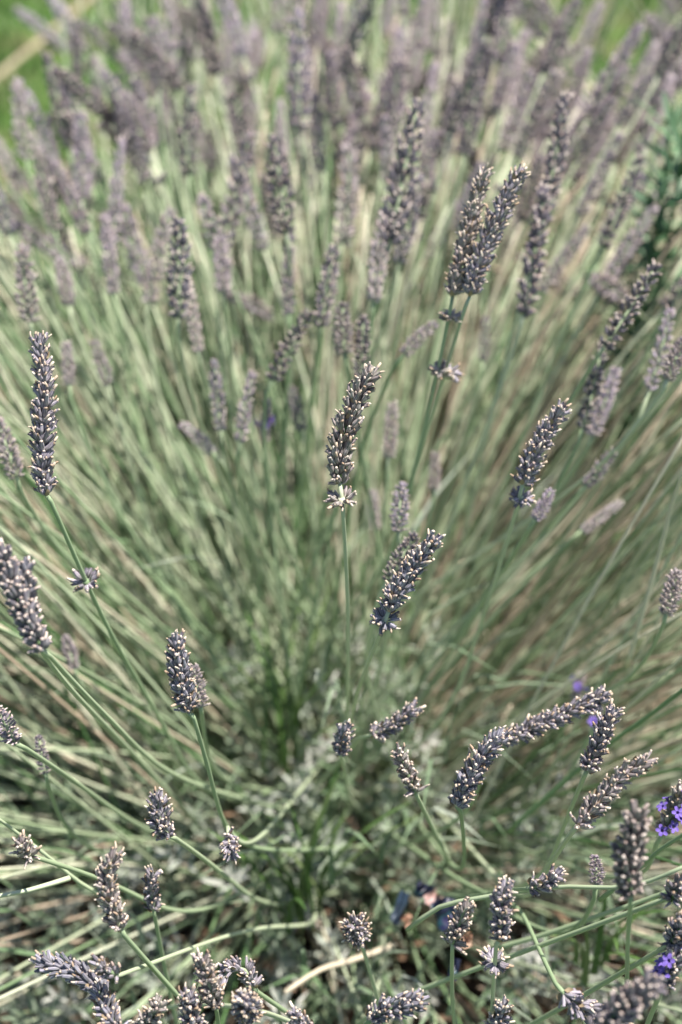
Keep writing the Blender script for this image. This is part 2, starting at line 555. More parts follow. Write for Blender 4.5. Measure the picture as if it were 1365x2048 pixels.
def stalk(label, spike, wpx, d0, stem, sharp=True, d1=None, end='bush', whorls=(), violet=0, group=None, taper=0.55, per=10, seed=0, dens=1.0, stemr=1.03, name='lavender_stalk', join=False):
    rr = random.Random(seed * 7 + 13)
    d1 = d0 - 0.010 if d1 is None else d1
    cset = (0, 1, 0, 2)[seed % 4]
    mcal = (M_CAL, M_CAL2, M_CAL3)[cset]
    n = len(spike)
    spts = [P(x, y, d0 + (d1 - d0) * i / (n - 1)) for i, (x, y) in enumerate(spike)]
    path = spline(stem_path(([spike[0]] + stem) if stem else [spike[0]], d0, rr, end, 2.0 if seed in (1, 3) else 1.5 if seed in (2, 5, 6, 7) else 1.15), 0.012)
    for it in range(26 if sharp else 60):
        q_ = [p.copy() for p in path]
        for i in range(2, len(path) - 1):
            path[i] = q_[i] * 0.5 + (q_[i - 1] + q_[i + 1]) * 0.25
    base = path[-1].copy()
    root = bpy.data.objects.new(name, None)
    root.empty_display_size = 0.01
    col.objects.link(root)
    root.location = base
    tag(root, label, CAT, group or (G_NEAR if sharp else G_MID))
    q = MB()
    r0 = 0.00105 * stemr
    q.tube([p - base for p in path], lambda u: r0 * (1 + 0.5 * u), 8 if sharp else 6, groove=0.18 if sharp else 0, a=rr.uniform(0.22, 0.66))
    link('stem', q.mesh('stem', [M_STEMS]), root)
    wm = wpx * d0 / FPX * 0.88
    if sharp:
        fine = spline(spts, 0.004)
        sb = spts[0]
        q = MB()
        inn = []
        pl, br = calyx_places(fine, wm, rr, spacing=0.0036 / dens, per=per, taper=taper, inner=inn)
        q.tube([p - sb for p in fine], lambda u: 0.0010 * (1 - 0.5 * u), 6, mi=2, a=0.4)
        for j, (p, d, ln) in enumerate(inn + (pl if join else [])):
            calyx_mb(q, ln, 0.0022, seed * 1000 + j, sides=8, far=join, tipk=rr.choice((0.2, 0.9, 1.2)), M=orient(p - sb, d, rr.uniform(0, 6.28), (1, 1, 1)))
        so_ = link('flower_spike', q.mesh('flower_spike', [mcal, M_TIPFAR, M_STEM]), root, sb - base)
        if join: pl, br = [], []
        for p, d, ln in pl:
            c_ = bpy.data.objects.new('calyx', CALS[cset][rr.randrange(14)])
            c_.parent = so_
            k = ln / 0.006
            kw = rr.uniform(0.72, 0.98)
            c_.matrix_basis = orient(p - sb, d, rr.uniform(0, 6.28), (kw, kw, k))
            col.objects.link(c_)
            if violet and rr.random() < violet:
                f_ = bpy.data.objects.new('flower', FLOWER)
                f_.parent = so_
                f_.matrix_basis = orient(p - sb + d * ln * 0.7, d, rr.uniform(0, 6.28), (0.55, 0.6, 0.6))
                col.objects.link(f_)
        for p, d in br:
            c_ = bpy.data.objects.new('bract', BRACT)
            c_.parent = so_
            c_.matrix_basis = orient(p - sb, d, 0, (1, 1, 1))
            col.objects.link(c_)
    else:
        ax = spts[-1] - spts[0]
        ln = ax.length
        dd = ax.normalized()
        darks = [k_ for k_ in range(14) if k_ % 4 == 1]  # spike meshes whose calyx colour has the shade painted in
        pales = [k_ for k_ in range(14) if k_ % 4 == 2]
        pool = darks if 'dark' in label.split(' ')[:3] or 'dark' in label[:30] else pales if 'pale' in label[:26] or 'lilac' in label[:26] else list(range(14))
        so_ = link('flower_spike', FAR[rr.choice(pool)], root)
        kx = wm / 0.0120
        so_.matrix_basis = orient(spts[0] - base, dd, rr.uniform(0, 6.28), (kx, kx, ln / 0.06))
        if violet:
            for j in range(violet if violet >= 1 else 4):
                f_ = bpy.data.objects.new('flower', FLOWER)
                f_.parent = root
                an = rr.uniform(0, 6.28)
                o_ = dd.orthogonal().normalized()
                o_ = Quaternion(dd, an) @ o_
                u = rr.uniform(0.1, 0.9)
                f_.matrix_basis = orient(spts[0] - base + ax * u + o_ * wm * 0.35, o_, 0, (0.6, 0.6, 0.6))
                col.objects.link(f_)
    for wx, wy, ww in whorls:
        # nearest point of the stem path
        best, tdir = None, None
        for i, p in enumerate(path):
            x, y, d = proj(p)
            e = math.hypot(x - wx, y - wy)
            if best is None or e < best[0]:
                a, b_ = path[max(0, i - 1)], path[min(len(path) - 1, i + 1)]
                best = (e, d, (a - b_).normalized())
        d = best[1]
        t = best[2]
        c0 = P(wx, wy, d)
        wwm = ww * d / FPX
        if sharp:
            wo = link('whorl', bpy.data.meshes.new('node'), root, c0 - base)
            q = MB()
            q.tube([-t * 0.002, t * 0.002], 0.0016, 6, a=0)
            wo.data = q.mesh('node', [M_STEM])
            pl, _ = calyx_places([Vector((0, 0, 0)), t * 0.002, t * 0.004], wwm, rr, per=per, whorl=True)
            for p, dr, ln in pl:
                c_ = bpy.data.objects.new('calyx', CALS[cset][rr.randrange(14)])
                c_.parent = wo
                c_.matrix_basis = orient(p, dr, rr.uniform(0, 6.28), (1, 1, ln / 0.006))
                col.objects.link(c_)
        else:
            wo = link('whorl', FARWHORL, root)
            k = wwm / 0.013
            wo.matrix_basis = orient(c0 - base, t, rr.uniform(0, 6), (k, k, k))
    return root

# ------------------------------------------------------------------ traced stalks, sharp
S = stalk
S('tall curved grey spike alone in the middle, pale loose whorl just below it', [(680, 966), (680, 925), (684, 885), (696, 845), (711, 805), (728, 772), (742, 750)], 64, .63,
  [(685, 1000), (693, 1060), (697, 1150), (697, 1300), (696, 1450), (700, 1600)], whorls=[(684, 1004, 62)], seed=1, taper=.6)
S('tall slim grey spike at the left with a separate round whorl far down its stem', [(94, 990), (86, 940), (86, 880), (88, 820), (88, 760), (82, 715), (78, 684)], 58, .63,
  [(102, 1002), (125, 1055), (150, 1110), (172, 1165), (200, 1230), (255, 1330), (335, 1455), (440, 1610)], whorls=[(174, 1166, 56)], seed=2, taper=.5)
S('grey spike leaning right below the central one, pale whorl under it', [(778, 1222), (792, 1190), (820, 1146), (848, 1106), (868, 1082)], 54, .625,
  [(765, 1255), (740, 1320), (712, 1390), (697, 1470)], whorls=[(768, 1244, 58)], seed=3, taper=.62)
S('plump spike leaning right with a small whorl beneath, nearest the right of the centre', [(1046, 968), (1068, 915), (1094, 862), (1122, 820)], 52, .675,
  [(1038, 1000), (1015, 1090), (975, 1210), (930, 1340), (880, 1450)], whorls=[(1041, 1000, 52)], seed=4, taper=.7)
S('thinner left spike of the crossing pair, dark blue whorl below its head', [(906, 592), (918, 545), (934, 480), (948, 415), (968, 352)], 44, .705,
  [(903, 610), (898, 642), (888, 700), (872, 770), (850, 860), (820, 980), (785, 1100), (755, 1220)], whorls=[(900, 640, 38), (880, 748, 36)], seed=5, taper=.75)
S('thicker right spike of the crossing pair, dark with cream tips', [(940, 592), (956, 535), (984, 465), (1010, 405), (1038, 348)], 54, .70,
  [(932, 612), (908, 690), (890, 748), (868, 820), (838, 910), (806, 1020), (775, 1130)], whorls=[(897, 750, 48)], seed=6, taper=.6)
S('upright short spike rising alone on the left below the middle of the bush', [(378, 1424), (370, 1385), (358, 1330), (353, 1282)], 54, .63,
  [(388, 1436), (412, 1510), (442, 1600), (478, 1700)], seed=7, taper=.55)
S('stubby dense head on a long arched stem coming from the lower centre', [(338, 1672), (322, 1645), (316, 1598)], 56, .63,
  [(350, 1676), (400, 1710), (470, 1765), (545, 1815)], seed=8, taper=.8)
S('pointed slate grey spike standing above a forked stem at lower left', [(242, 1858), (226, 1815), (214, 1765), (226, 1718)], 46, .60,
  [(250, 1872), (290, 1922), (340, 1975), (375, 2010), (420, 2060)], end=200, seed=9, taper=.6)
S('small dark shaded spike between the pointed slate spike and the stubby head', [(308, 1818), (303, 1785), (305, 1752)], 26, .67,
  [(310, 1832), (318, 1880), (332, 1950), (350, 2020)], end=160, seed=10, per=5)
S('long spike bent like an elbow, in the bottom left corner', [(236, 2066), (215, 2020), (192, 1972), (150, 1944), (116, 1935), (88, 1926)], 56, .602,
  [(262, 2120)], end=200, d1=.615, seed=11, taper=.8)
S('tiny dark sprig ending a long pale horizontal stem beside the elbow-shaped spike', [(232, 1950), (215, 1940), (200, 1930)], 40, .60,
  [(240, 1950), (330, 1918), (420, 1880), (510, 1855), (590, 1840), (650, 1855)], seed=12, per=4)
S('thick upright spike near the bottom edge, taller of two side by side', [(432, 2012), (424, 1985), (412, 1950), (405, 1922)], 54, .605,
  [(440, 2060)], end=180, seed=13, taper=.6)
S('lower spike cut by the bottom edge, touching the thick upright one', [(392, 2066), (384, 2030), (376, 1992)], 50, .605,
  [(400, 2100)], end=180, seed=14)
S('round starry head facing the lens near the bottom edge', [(500, 2030), (495, 2016), (490, 2004)], 62, .60,
  [(500, 2030), (540, 2040), (580, 2060)], end=150, d1=.575, seed=15, per=10, dens=1.2, taper=.8)
S('curved thin spike arching over behind the round starry head', [(508, 1974), (490, 1940), (462, 1938), (440, 1965)], 26, .64,
  [(515, 1984), (560, 2015), (610, 2050)], end=150, seed=16, per=5)
S('small loose head cut off by the bottom edge, left of the thick spikes', [(282, 2058), (302, 2034), (316, 2010)], 40, .605,
  [(270, 2090)], end=150, seed=17, per=6)
S('small pale head touching the bottom edge beside a forked stem', [(618, 2060), (604, 2046), (592, 2034)], 40, .61,
  [(600, 2052), (560, 2010), (500, 2010), (450, 2012)], end=150, seed=18, per=6)
S('dark blue shaded spike lying on its side at the bottom edge', [(742, 2040), (768, 2022), (800, 2014), (838, 2004)], 58, .605,
  [(700, 2080)], end=150, seed=19, taper=.75)
S('pale fluffy ball-shaped head above the shaded lying spike', [(716, 1872), (713, 1862), (710, 1850)], 62, .675,
  [(724, 1890), (745, 1950), (760, 2010)], d1=.655, end=160, seed=20, per=9, dens=1.2, taper=.85)
S('short ragged spike over the orange scrap, left of a darker upright one', [(906, 1886), (916, 1855), (932, 1816)], 46, .61,
  [(905, 1900), (900, 1960), (905, 2030)], end=150, seed=21, per=7)
S('blunt upright spike with a shaded flank on a stiff vertical stem', [(1000, 1878), (1002, 1845), (1004, 1808), (1010, 1776)], 44, .60,
  [(993, 1890), (986, 1960), (982, 2040)], end=160, whorls=[(988, 1925, 26)], seed=22, taper=.9)
S('loose pale head cut by the bottom edge, on the stiff vertical stem line', [(990, 2066), (998, 2040), (1008, 2012)], 48, .66,
  [(985, 2090)], end=120, seed=23, per=6)
S('small dark spike lying beside the crossing of the horizontal stems', [(1062, 1776), (1085, 1768), (1112, 1752)], 30, .62,
  [(1050, 1778), (1000, 1776), (940, 1798)], seed=24, per=5)
S('slender spike pointing to the upper right with an open, sparse tip', [(1156, 1652), (1190, 1612), (1225, 1572), (1262, 1540), (1290, 1524)], 50, .61,
  [(1148, 1660), (1110, 1712), (1072, 1765), (1045, 1810)], seed=25, taper=.65, per=7)
S('dark slim spike right of the long drooping one, on a thin straight stem', [(1174, 1542), (1192, 1500), (1208, 1462), (1226, 1430)], 42, .63,
  [(1170, 1550), (1140, 1622), (1102, 1705), (1060, 1780)], seed=26, taper=.7)
S('bright spike on a bent stem at the lower end of the long double arch', [(914, 1612), (932, 1570), (962, 1520), (998, 1474)], 58, .625,
  [(922, 1622), (928, 1665), (928, 1712), (920, 1752)], seed=27, taper=.65)
S('long spike running almost level, upper half of the long double arch', [(1000, 1480), (1050, 1462), (1100, 1440), (1155, 1418), (1204, 1392)], 44, .685,
  [(985, 1490), (955, 1560), (930, 1640)], seed=28, taper=.9)
S('small oval spike on a thin slanting stem, left of the bright bent one', [(832, 1586), (816, 1548), (800, 1508)], 36, .665,
  [(838, 1600), (870, 1665), (905, 1735)], seed=29, per=7)
S('softly blurred spike pointing right over a small round head', [(745, 1470), (785, 1450), (826, 1420)], 42, .70,
  [(730, 1474), (712, 1464), (702, 1500)], seed=30, per=7)
S('small round head beside the spike that points right', [(680, 1508), (684, 1485), (690, 1460)], 46, .69,
  [(692, 1540), (700, 1600)], seed=31, per=7)
S('tiny head hanging from a short pale twig under a kinked stem', [(458, 1672), (460, 1688), (462, 1704)], 42, .66,
  [(456, 1655), (462, 1640), (500, 1700)], seed=32, per=7)
S('tiny tuft on a thin stem crossing near the left edge', [(62, 1712), (52, 1702), (44, 1690)], 38, .62,
  [(110, 1726), (190, 1750), (300, 1795), (420, 1830)], seed=33, per=6)
S('grey head at the right edge on a long smooth slanting stem', [(1345, 1800), (1352, 1782), (1362, 1768)], 52, .60,
  [(1330, 1798), (1220, 1842), (1120, 1878), (1010, 1915), (900, 1960)], end=200, seed=34, per=7)
S('dark head at the right edge on the lower of two parallel stems', [(1344, 1888), (1352, 1868), (1366, 1850)], 52, .595,
  [(1338, 1890), (1260, 1934), (1180, 1985), (1090, 2035)], end=160, seed=35, per=7)
S('violet flowering spike by the right edge just above the big blurred one', [(1330, 1968), (1340, 1942), (1350, 1916)], 44, .60,
  [(1310, 2010), (1290, 2050)], end=140, violet=.14, seed=36, per=7)
S('violet flowering spike higher up at the right edge', [(1326, 1668), (1344, 1625), (1364, 1580)], 42, .665,
  [(1312, 1690), (1270, 1770)], violet=.10, seed=37, per=6)
S('dark drooping spike hanging from a bare arched stem, bottom right', [(1126, 1984), (1150, 2006), (1190, 2026), (1240, 2040)], 58, .60,
  [(1112, 1968), (1085, 1920), (1060, 1865), (1048, 1812), (1036, 1790), (960, 1790)], d1=.60, seed=38, taper=.9)

# ------------------------------------------------------------------ traced stalks, near but out of focus
def B(label, spike, wpx, d, stem, **k):
    k.setdefault('sharp', False)
    return stalk(label, spike, wpx, d, stem, **k)
B('big blurred spike nearest the lens in the bottom right corner', [(1190, 2070), (1240, 2020), (1305, 1968)], 70, .52, [(1170, 2100)], end=120, seed=40, join=True, sharp=True, taper=.8, group=G_MID)
B('large fat upright spike near the right edge with mauve right flank', [(1262, 1792), (1256, 1740), (1262, 1685), (1278, 1625)], 72, .545, [(1260, 1830), (1250, 1900)], end=200, seed=41, join=True, sharp=True, taper=.75, per=9, group=G_MID)
B('large blurred spike leaning in from the left edge', [(84, 1300), (55, 1240), (28, 1180), (4, 1108)], 56, .565, [(100, 1312), (160, 1380), (260, 1475), (360, 1560)], seed=42, join=True, sharp=True, taper=.7, group=G_MID)
B('second large spike overlapping the leaning one at the left edge', [(62, 1262), (55, 1200), (48, 1140)], 44, .575, [(90, 1320), (170, 1410), (280, 1520)], seed=43, join=True, sharp=True, group=G_MID)
B('short mauve spike at the left edge, its stem running down to the right', [(30, 1486), (14, 1450), (-8, 1400)], 46, .62, [(50, 1496), (110, 1530), (190, 1590), (300, 1670)], seed=44)
MID = [
 ('small lilac spike right of the two large left-edge ones', [(150, 1338), (130, 1275)], 30, .80),
 ('thin dark spike just inside the left edge above the crossing tuft', [(92, 1548), (76, 1475)], 26, .70),
 ('brownish spike half hidden behind the short upright left one', [(402, 1415), (388, 1335)], 40, .68),
 ('small spike at the lower right behind the fat upright one', [(1192, 1770), (1200, 1715)], 34, .66),
 ('bluish spike at the right edge well above the violet ones', [(1332, 1230), (1356, 1145)], 42, .70),
 ('violet-tipped small spike behind the level running one', [(1150, 1400), (1165, 1350)], 26, .84),
 ('violet bloom peeping above the dark slim spike', [(1186, 1455), (1200, 1415)], 24, .80),
 ('upright blurred spike right under the central spike level', [(798, 1065), (797, 970)], 38, .74),
 ('blurred spike right behind the one leaning right below centre', [(775, 1165), (828, 1072)], 40, .72),
 ('pale lilac spike on a pale straight stem right of the central one', [(777, 915), (786, 812)], 34, .86),
 ('dim small spike between the crossing stems right of centre', [(868, 980), (872, 910)], 28, .88),
 ('small spike below and right of the plump leaning one', [(1070, 1040), (1105, 985)], 30, .74),
 ('thin spike slanting above that small one on the right', [(1170, 972), (1228, 910)], 28, .80),
 ('pale thin spike slanting low on the right side', [(1165, 1062), (1238, 1008)], 26, .86),
 ('long knobbly spike slanting up to the right edge', [(1208, 695), (1316, 540)], 42, .76),
 ('spike hanging below the long knobbly slanting one', [(1165, 860), (1212, 705)], 38, .80),
 ('dim spike parallel to the hanging one on the right', [(1185, 872), (1232, 745)], 36, .84),
 ('bright spike at the right edge leaning outwards', [(1298, 782), (1350, 630)], 38, .80),
 ('spike with pale knobs touching the right edge', [(1335, 760), (1368, 680)], 38, .74),
 ('dark spike leaning right below the tall herb', [(1205, 495), (1284, 325)], 36, .92),
 ('pale broad spike in front of the tall green herb', [(1215, 560), (1300, 420)], 34, 1.0),
 ('lower of the two stacked dark spikes right of the crossing pair', [(1046, 632), (1100, 395)], 50, .82),
 ('upper of the two stacked dark spikes right of the crossing pair', [(1086, 440), (1142, 205)], 46, .86),
 ('pale pinkish spike right of the stacked dark ones', [(1082, 580), (1170, 462)], 32, 1.0),
 ('very dark tall spike above and left of the crossing pair', [(780, 490), (832, 218)], 52, .84),
 ('dark spike close to the foot of the very dark tall one', [(798, 528), (838, 360)], 34, .92),
 ('greyish lilac spike left of the very dark tall one', [(748, 602), (768, 430)], 38, .84),
 ('dark spike with bright right edge in the upper middle', [(642, 655), (668, 500)], 38, .84),
 ('thin spike left of the dark one in the upper middle', [(578, 630), (570, 478)], 32, .92),
 ('dark spike with lit right flank above the thin upper middle one', [(574, 468), (548, 284)], 48, .90),
 ('broad pale lilac spike leaning right in the upper left', [(442, 505), (500, 285)], 44, .95),
 ('pale spike right beneath the broad lilac one', [(448, 585), (442, 480)], 40, .90),
 ('dark upright spike left of the broad lilac one', [(358, 638), (360, 450)], 48, .83),
 ('narrow spike trailing from the dark upright left one', [(398, 705), (374, 560)], 30, .88),
 ('upright mauve spike high on the left with dark right side', [(376, 352), (372, 180)], 38, 1.05),
 ('spike in the upper left with a pale knob on top', [(224, 485), (242, 288)], 32, 1.0),
 ('spike beneath the knobbed one in the upper left', [(228, 588), (212, 440)], 32, .96),
 ('long faint spike near the top just left of centre', [(602, 262), (590, 30)], 48, 1.12),
 ('wide pale spike between the upper middle dark ones', [(686, 488), (716, 300)], 46, 1.0),
 ('dark spike with lilac flank right of the top centre', [(928, 310), (958, 170)], 36, 1.06),
 ('pale lilac spike between the tall dark ones near the top', [(1006, 300), (1062, 155)], 36, 1.14),
 ('dark slanting spike at the top right', [(1088, 145), (1152, 5)], 36, 1.2),
 ('faint slanting spike above the dark right-hand one', [(1160, 430), (1240, 280)], 32, 1.05),
 ('faint spike slanting towards the top right corner', [(1240, 250), (1296, 160)], 32, 1.15),
 ('dark spike at the right edge below the top corner', [(1318, 150), (1372, 40)], 36, 1.15),
 ('lilac spike at the top right of centre', [(818, 180), (850, 0)], 36, 1.2),
 ('spike leaning right in front of a dark hollow above centre', [(545, 762), (606, 628)], 40, .82),
 ('cluster-like pale spike above and right of the central one', [(690, 708), (674, 618)], 46, .80),
 ('dark shaded spike directly above the central one', [(722, 765), (726, 640)], 34, .80),
 ('pale spike on a side stem pointing up right above centre', [(808, 708), (858, 642)], 32, .80),
 ('faint small spike in the gap right of the crossing stems', [(966, 722), (974, 640)], 26, .98),
 ('narrow dark spike left of the violet bloom', [(442, 862), (428, 728)], 28, .84),
 ('spike whose foot sits left of the violet bloom', [(480, 885), (500, 752)], 32, .82),
 ('small spike right of the violet bloom', [(604, 862), (584, 778)], 28, .95),
 ('pale closed spike leaning left under the narrow dark one', [(425, 905), (375, 842)], 30, .86),
 ('pale lilac spike leaning right in the upper left quarter', [(298, 605), (324, 425)], 38, .98),
 ('broad pale spike near the left edge above the tall slim one', [(62, 645), (34, 495)], 44, .82),
 ('faint spike right of the broad pale left-edge one', [(138, 610), (122, 520)], 34, .95),
 ('small faint spike right of the tip of the tall slim one', [(140, 770), (132, 690)], 30, .85),
 ('faint pinkish spike higher than the small faint one', [(216, 770), (196, 688)], 30, .90),
 ('pale spike cut by the left edge beside the tall slim one', [(34, 955), (-4, 835)], 44, .74),
 ('faint pale spike beside the stem of the central one', [(752, 1060), (746, 985)], 26, .92),
 ('upright dark spike high in the top left over the lawn', [(155, 160), (152, 55)], 28, 1.25),
 ('lilac spike standing against the lawn at the left edge', [(52, 320), (24, 165)], 34, 1.1),
 ('mauve spike leaning left against the lawn', [(112, 330), (60, 190)], 32, 1.12),
 ('tall mauve spike between lawn patches in the top left', [(140, 300), (105, 120)], 38, 1.15),
 ('spike below the lawn at the left, tipped with lilac', [(165, 400), (165, 240)], 36, 1.08),
 ('pair-like spike descending from the left lawn', [(110, 460), (70, 300)], 34, 1.0),
 ('slanting spike above the knobbed upper left one', [(175, 470), (110, 330)], 32, 1.02),
 ('leaning faint spike between lawn and the mauve upright one', [(300, 330), (215, 150)], 32, 1.15),
 ('spike cut by the left edge below the lawn', [(20, 470), (-14, 370)], 36, .98),
 ('dull lilac spike at the very top left of the centre', [(430, 150), (400, 0)], 36, 1.25),
 ('dull spike beside the top edge, second from the lilac one', [(350, 180), (320, 40)], 36, 1.22),
]
for i, (lb, sp, wpx, d) in enumerate(MID):
    (x0, y0), (x1, y1) = sp
    v = 0
    if 'violet' in lb and ('tipped' in lb or 'bloom peeping' in lb): v = 3
    L = math.hypot(x1 - x0, y1 - y0)
    ux, uy = (x0 - x1) / L, (y0 - y1) / L
    d = d - max(0, d - 0.82) * 0.22
    st = [(x0 + ux * 60, y0 + uy * 60), (x0 + ux * 130 + (650 - x0) * 0.03, y0 + uy * 130 + 20)]
    B(lb, sp, wpx, d, st, seed=60 + i, violet=v, d1=d + 0.004)
B('tiny violet bloom on a dim spike left above centre', [(530, 885), (530, 805)], 26, .86, [(530, 930)], violet=4, seed=200)

# ------------------------------------------------------------------ bare stems one can follow by eye
def bare(label, px, d0, d1, r, tint, knots=0):
    n = len(px)
    pts = spline([P(x, y, d0 + (d1 - d0) * i / (n - 1)) for i, (x, y) in enumerate(px)], 0.01)
    q = MB()
    b0 = pts[-1].copy()
    q.tube([p - b0 for p in pts], lambda u: r * (0.8 + 0.4 * u), 8, a=tint, groove=0.15)
    o = link('bare_stem', q.mesh('bare_stem', [M_STEMS]))
    o.location = b0
    tag(o, label, 'bare stem', 'bare stems without a flower head')
bare('pale dry straw running steeply down the right edge above the bluish spike', [(1372, 930), (1345, 1010), (1318, 1110), (1284, 1232), (1255, 1330)], .70, .80, .0013, .88)
bare('short pale green stem end entering from the left edge below the crossing tuft', [(-20, 1795), (60, 1780), (140, 1756)], .62, .64, .0011, .62)
bare('nearly level green stem passing behind the fat upright spike', [(1380, 1728), (1300, 1762), (1225, 1775), (1140, 1773), (1058, 1780), (960, 1796), (880, 1814), (815, 1860)], .585, .68, .0010, .50)
bare('second level stem just under the one behind the fat spike', [(1390, 1762), (1290, 1800), (1180, 1838), (1080, 1872), (980, 1900)], .66, .74, .0012, .40)
bare('dark green stem slanting down from the right edge above the violet spikes', [(1385, 1365), (1300, 1430), (1210, 1495), (1110, 1580), (1020, 1660)], .70, .82, .0013, .12)
bare('green stem slanting from the right edge down past the upper violet spike', [(1390, 1655), (1320, 1700), (1270, 1745), (1200, 1800)], .60, .66, .0010, .25)
bare('thin pale stem bending over the left edge near the tiny tuft', [(-20, 1625), (30, 1662), (95, 1712), (160, 1765), (220, 1800)], .63, .70, .0009, .55)
bare('broad straw coloured stem low under the pale ball-shaped head', [(570, 1985), (640, 1940), (700, 1922), (790, 1890)], .80, .86, .0016, .92)

# ------------------------------------------------------------------ filler stalks and the mass of stems
rnd = random.Random(77)
BACKS = [Vector((0.08, 1.24, 0.10)), Vector((-0.24, 1.08, 0.10)), Vector((0.58, 1.08, 0.10))]
def fan(rr, tmin, tmax, az=None, st=None):
    az = rr.uniform(0, 2 * math.pi) if az is None else az
    tau = R(rr.uniform(tmin, tmax))
    d = Vector((math.cos(az), math.sin(az), 0))
    b0 = (st or STUMP) + d * rr.uniform(0, 0.13) + Vector((rr.uniform(-.05, .05), rr.uniform(-.05, .05), rr.uniform(-.04, .05)))
    ln = rr.uniform(0.44, 0.64)
    dr = d * math.sin(tau) + Vector((0, 0, math.cos(tau)))
    sag = rr.uniform(-0.02, 0.10) * (0.4 + math.sin(tau))
    side = Vector((-d.y, d.x, 0)) * rr.gauss(0, 0.055)
    dr = (dr + Vector((rr.gauss(0, .13), rr.gauss(0, .13), 0))).normalized()
    pts = []
    for k in range(7):
        u = k / 6
        pts.append(b0 + dr * ln * u + (d * 0.5 + Vector((0, 0, -1))) * sag * u * u + side * u * u)
    return pts

def bad(pts, near=0.72):
    for p in pts:
        x, y, d = proj(p)
        # the heads form a dome: nothing unplanned stands before it
        if d < near + 0.02 + max(0.0, 1050 - y) * 0.00040 and -60 < x < 1425 and -60 < y < 2110:
            return True
        if d < 0.45:
            return True
    return False

tries = 0
nfill = 0
while nfill < 168 and tries < 20000:
    tries += 1
    if nfill < 120:
        pts = fan(rnd, 0, 62, rnd.uniform(-0.4, math.pi + 0.4))
    else:
        pts = fan(rnd, 0, 45, None, BACKS[(0, 0, 2, 2, 1)[nfill % 5]])
    pts = [p for p in pts]
    x, y, d = proj(pts[-1])
    sx, sy, _ = proj(pts[-1] + (pts[-1] - pts[-2]).normalized() * 0.05)
    if not (-30 < x < 1395 and 20 < y < 640 and d > 0.86) or bad(pts):
        continue
    if y > 330 and rnd.random() < 0.72:
        continue
    if (x < 250 and y < 330 and rnd.random() < 0.8) or (x < 110 and y < 230):
        continue
    if 1130 < x < 1320 and y < 170:
        continue
    zone = 'left' if x < 470 else 'middle' if x < 930 else 'right'
    tier = 'along the top edge' if sy < 150 else 'in the second tier from the top' if sy < 320 else 'low in the blurred field'
    path = spline(list(reversed(pts)), 0.03)
    base = pts[0]
    root = bpy.data.objects.new('lavender_stalk', None)
    root.empty_display_size = 0.01
    col.objects.link(root)
    root.location = base
    tag(root, 'blurred grey-lilac lavender stalk %s of the back %s' % (tier, zone), CAT, 'blurred stalks %s, %s' % (tier, zone))
    q = MB()
    q.tube([p - base for p in path], lambda u: 0.0010 * (1 + 0.5 * u), 5, a=min(1, max(0.05, rnd.gauss(0.5, 0.2))))
    link('stem', q.mesh('stem', [M_STEMS]), root)
    s_ = link('flower_spike', FAR[rnd.choice((0, 2, 3, 4, 6, 7, 8, 10, 11, 12, 5))], root)
    dd = (pts[-1] - pts[-2]).normalized()
    k = rnd.uniform(0.85, 1.1)
    s_.matrix_basis = orient(pts[-1] - base, dd, rnd.uniform(0, 6.28), (k, k, rnd.uniform(0.7, 1.25)))
    if rnd.random() < 0.35:
        w_ = link('whorl', FARWHORL, root)
        w_.matrix_basis = orient(pts[-1] - base - dd * rnd.uniform(0.012, 0.03), dd, 0, (0.85, 0.85, 0.85))
    nfill += 1

# the mass: stems past the countable ones, as one object, their heads beyond the frame or lost in the back
mb = MB()
hd = MB()
nm, nh, tries = 0, 0, 0
while nm < 3900 and tries < 150000:
    tries += 1
    pts = fan(rnd, 0, 84, rnd.uniform(0.25, 2.9) if nm % 5 < 3 else None, None if nm < 3000 else BACKS[nm % 3])
    x, y, d = proj(pts[-1])
    inside = -20 < x < 1385 and -20 < y < 2068
    if bad(pts, 0.74):
        continue
    if (pts[-1] - pts[0]).y < -0.10 and rnd.random() < 0.72:
        continue
    if (x < 260 and y < 300 and (rnd.random() < 0.8 or x < 110)) or (1130 < x < 1320 and y < 150):
        continue
    if inside:
        if y < 560 and d > 0.85:
            cut = 1.0
        elif rnd.random() < 0.2:
            cut = 1.0
            # shorter, unfinished shoots that stay inside the bush
            s0 = pts[0]
            pts = [s0 + (p - s0) * 0.62 for p in pts]
        else:
            continue
    path = spline(pts, 0.035)
    dry = 0.42 if pts[-1].x > 0.16 else 0.25 if pts[-1].x > 0 else 0.13
    tint = rnd.uniform(0.86, 1.0) if rnd.random() < dry else min(0.85, max(0.0, rnd.gauss(0.46, 0.26)))
    mb.tube(path, lambda u: 0.00115 - 0.0003 * u, 4, a=tint)
    nm += 1
    # heads past the three hundred largest: joined into one far mass
    if inside and y < 380 and d > 0.92 and len(pts) and nh < 80 and rnd.random() < 0.75:
        nh += 1
        me = FAR[rnd.choice((0, 2, 3, 4, 6, 7))]
        dd = (pts[-1] - pts[-2]).normalized()
        k = rnd.uniform(0.8, 1.05)
        mt = orient(pts[-1], dd, rnd.uniform(0, 6.28), (k, k, rnd.uniform(0.7, 1.2)))
        vs_ = [mt @ v.co for v in me.vertices]
        o_ = len(hd.v)
        hd.v.extend(vs_)
        hd.f.extend([tuple(i + o_ for i in p.vertices) for p in me.polygons])
        hd.m.extend([p.material_index for p in me.polygons])
        hd.a.extend([x_.value for x_ in me.attributes['tint'].data])
        hd.b.extend([x_.value for x_ in me.attributes['along'].data])
tag(link('lavender_stems', mb.mesh('lavender_stems', [M_STEMS])), 'dense mass of pale green lavender stems fanning out of the bush', 'stems', kind='stuff')

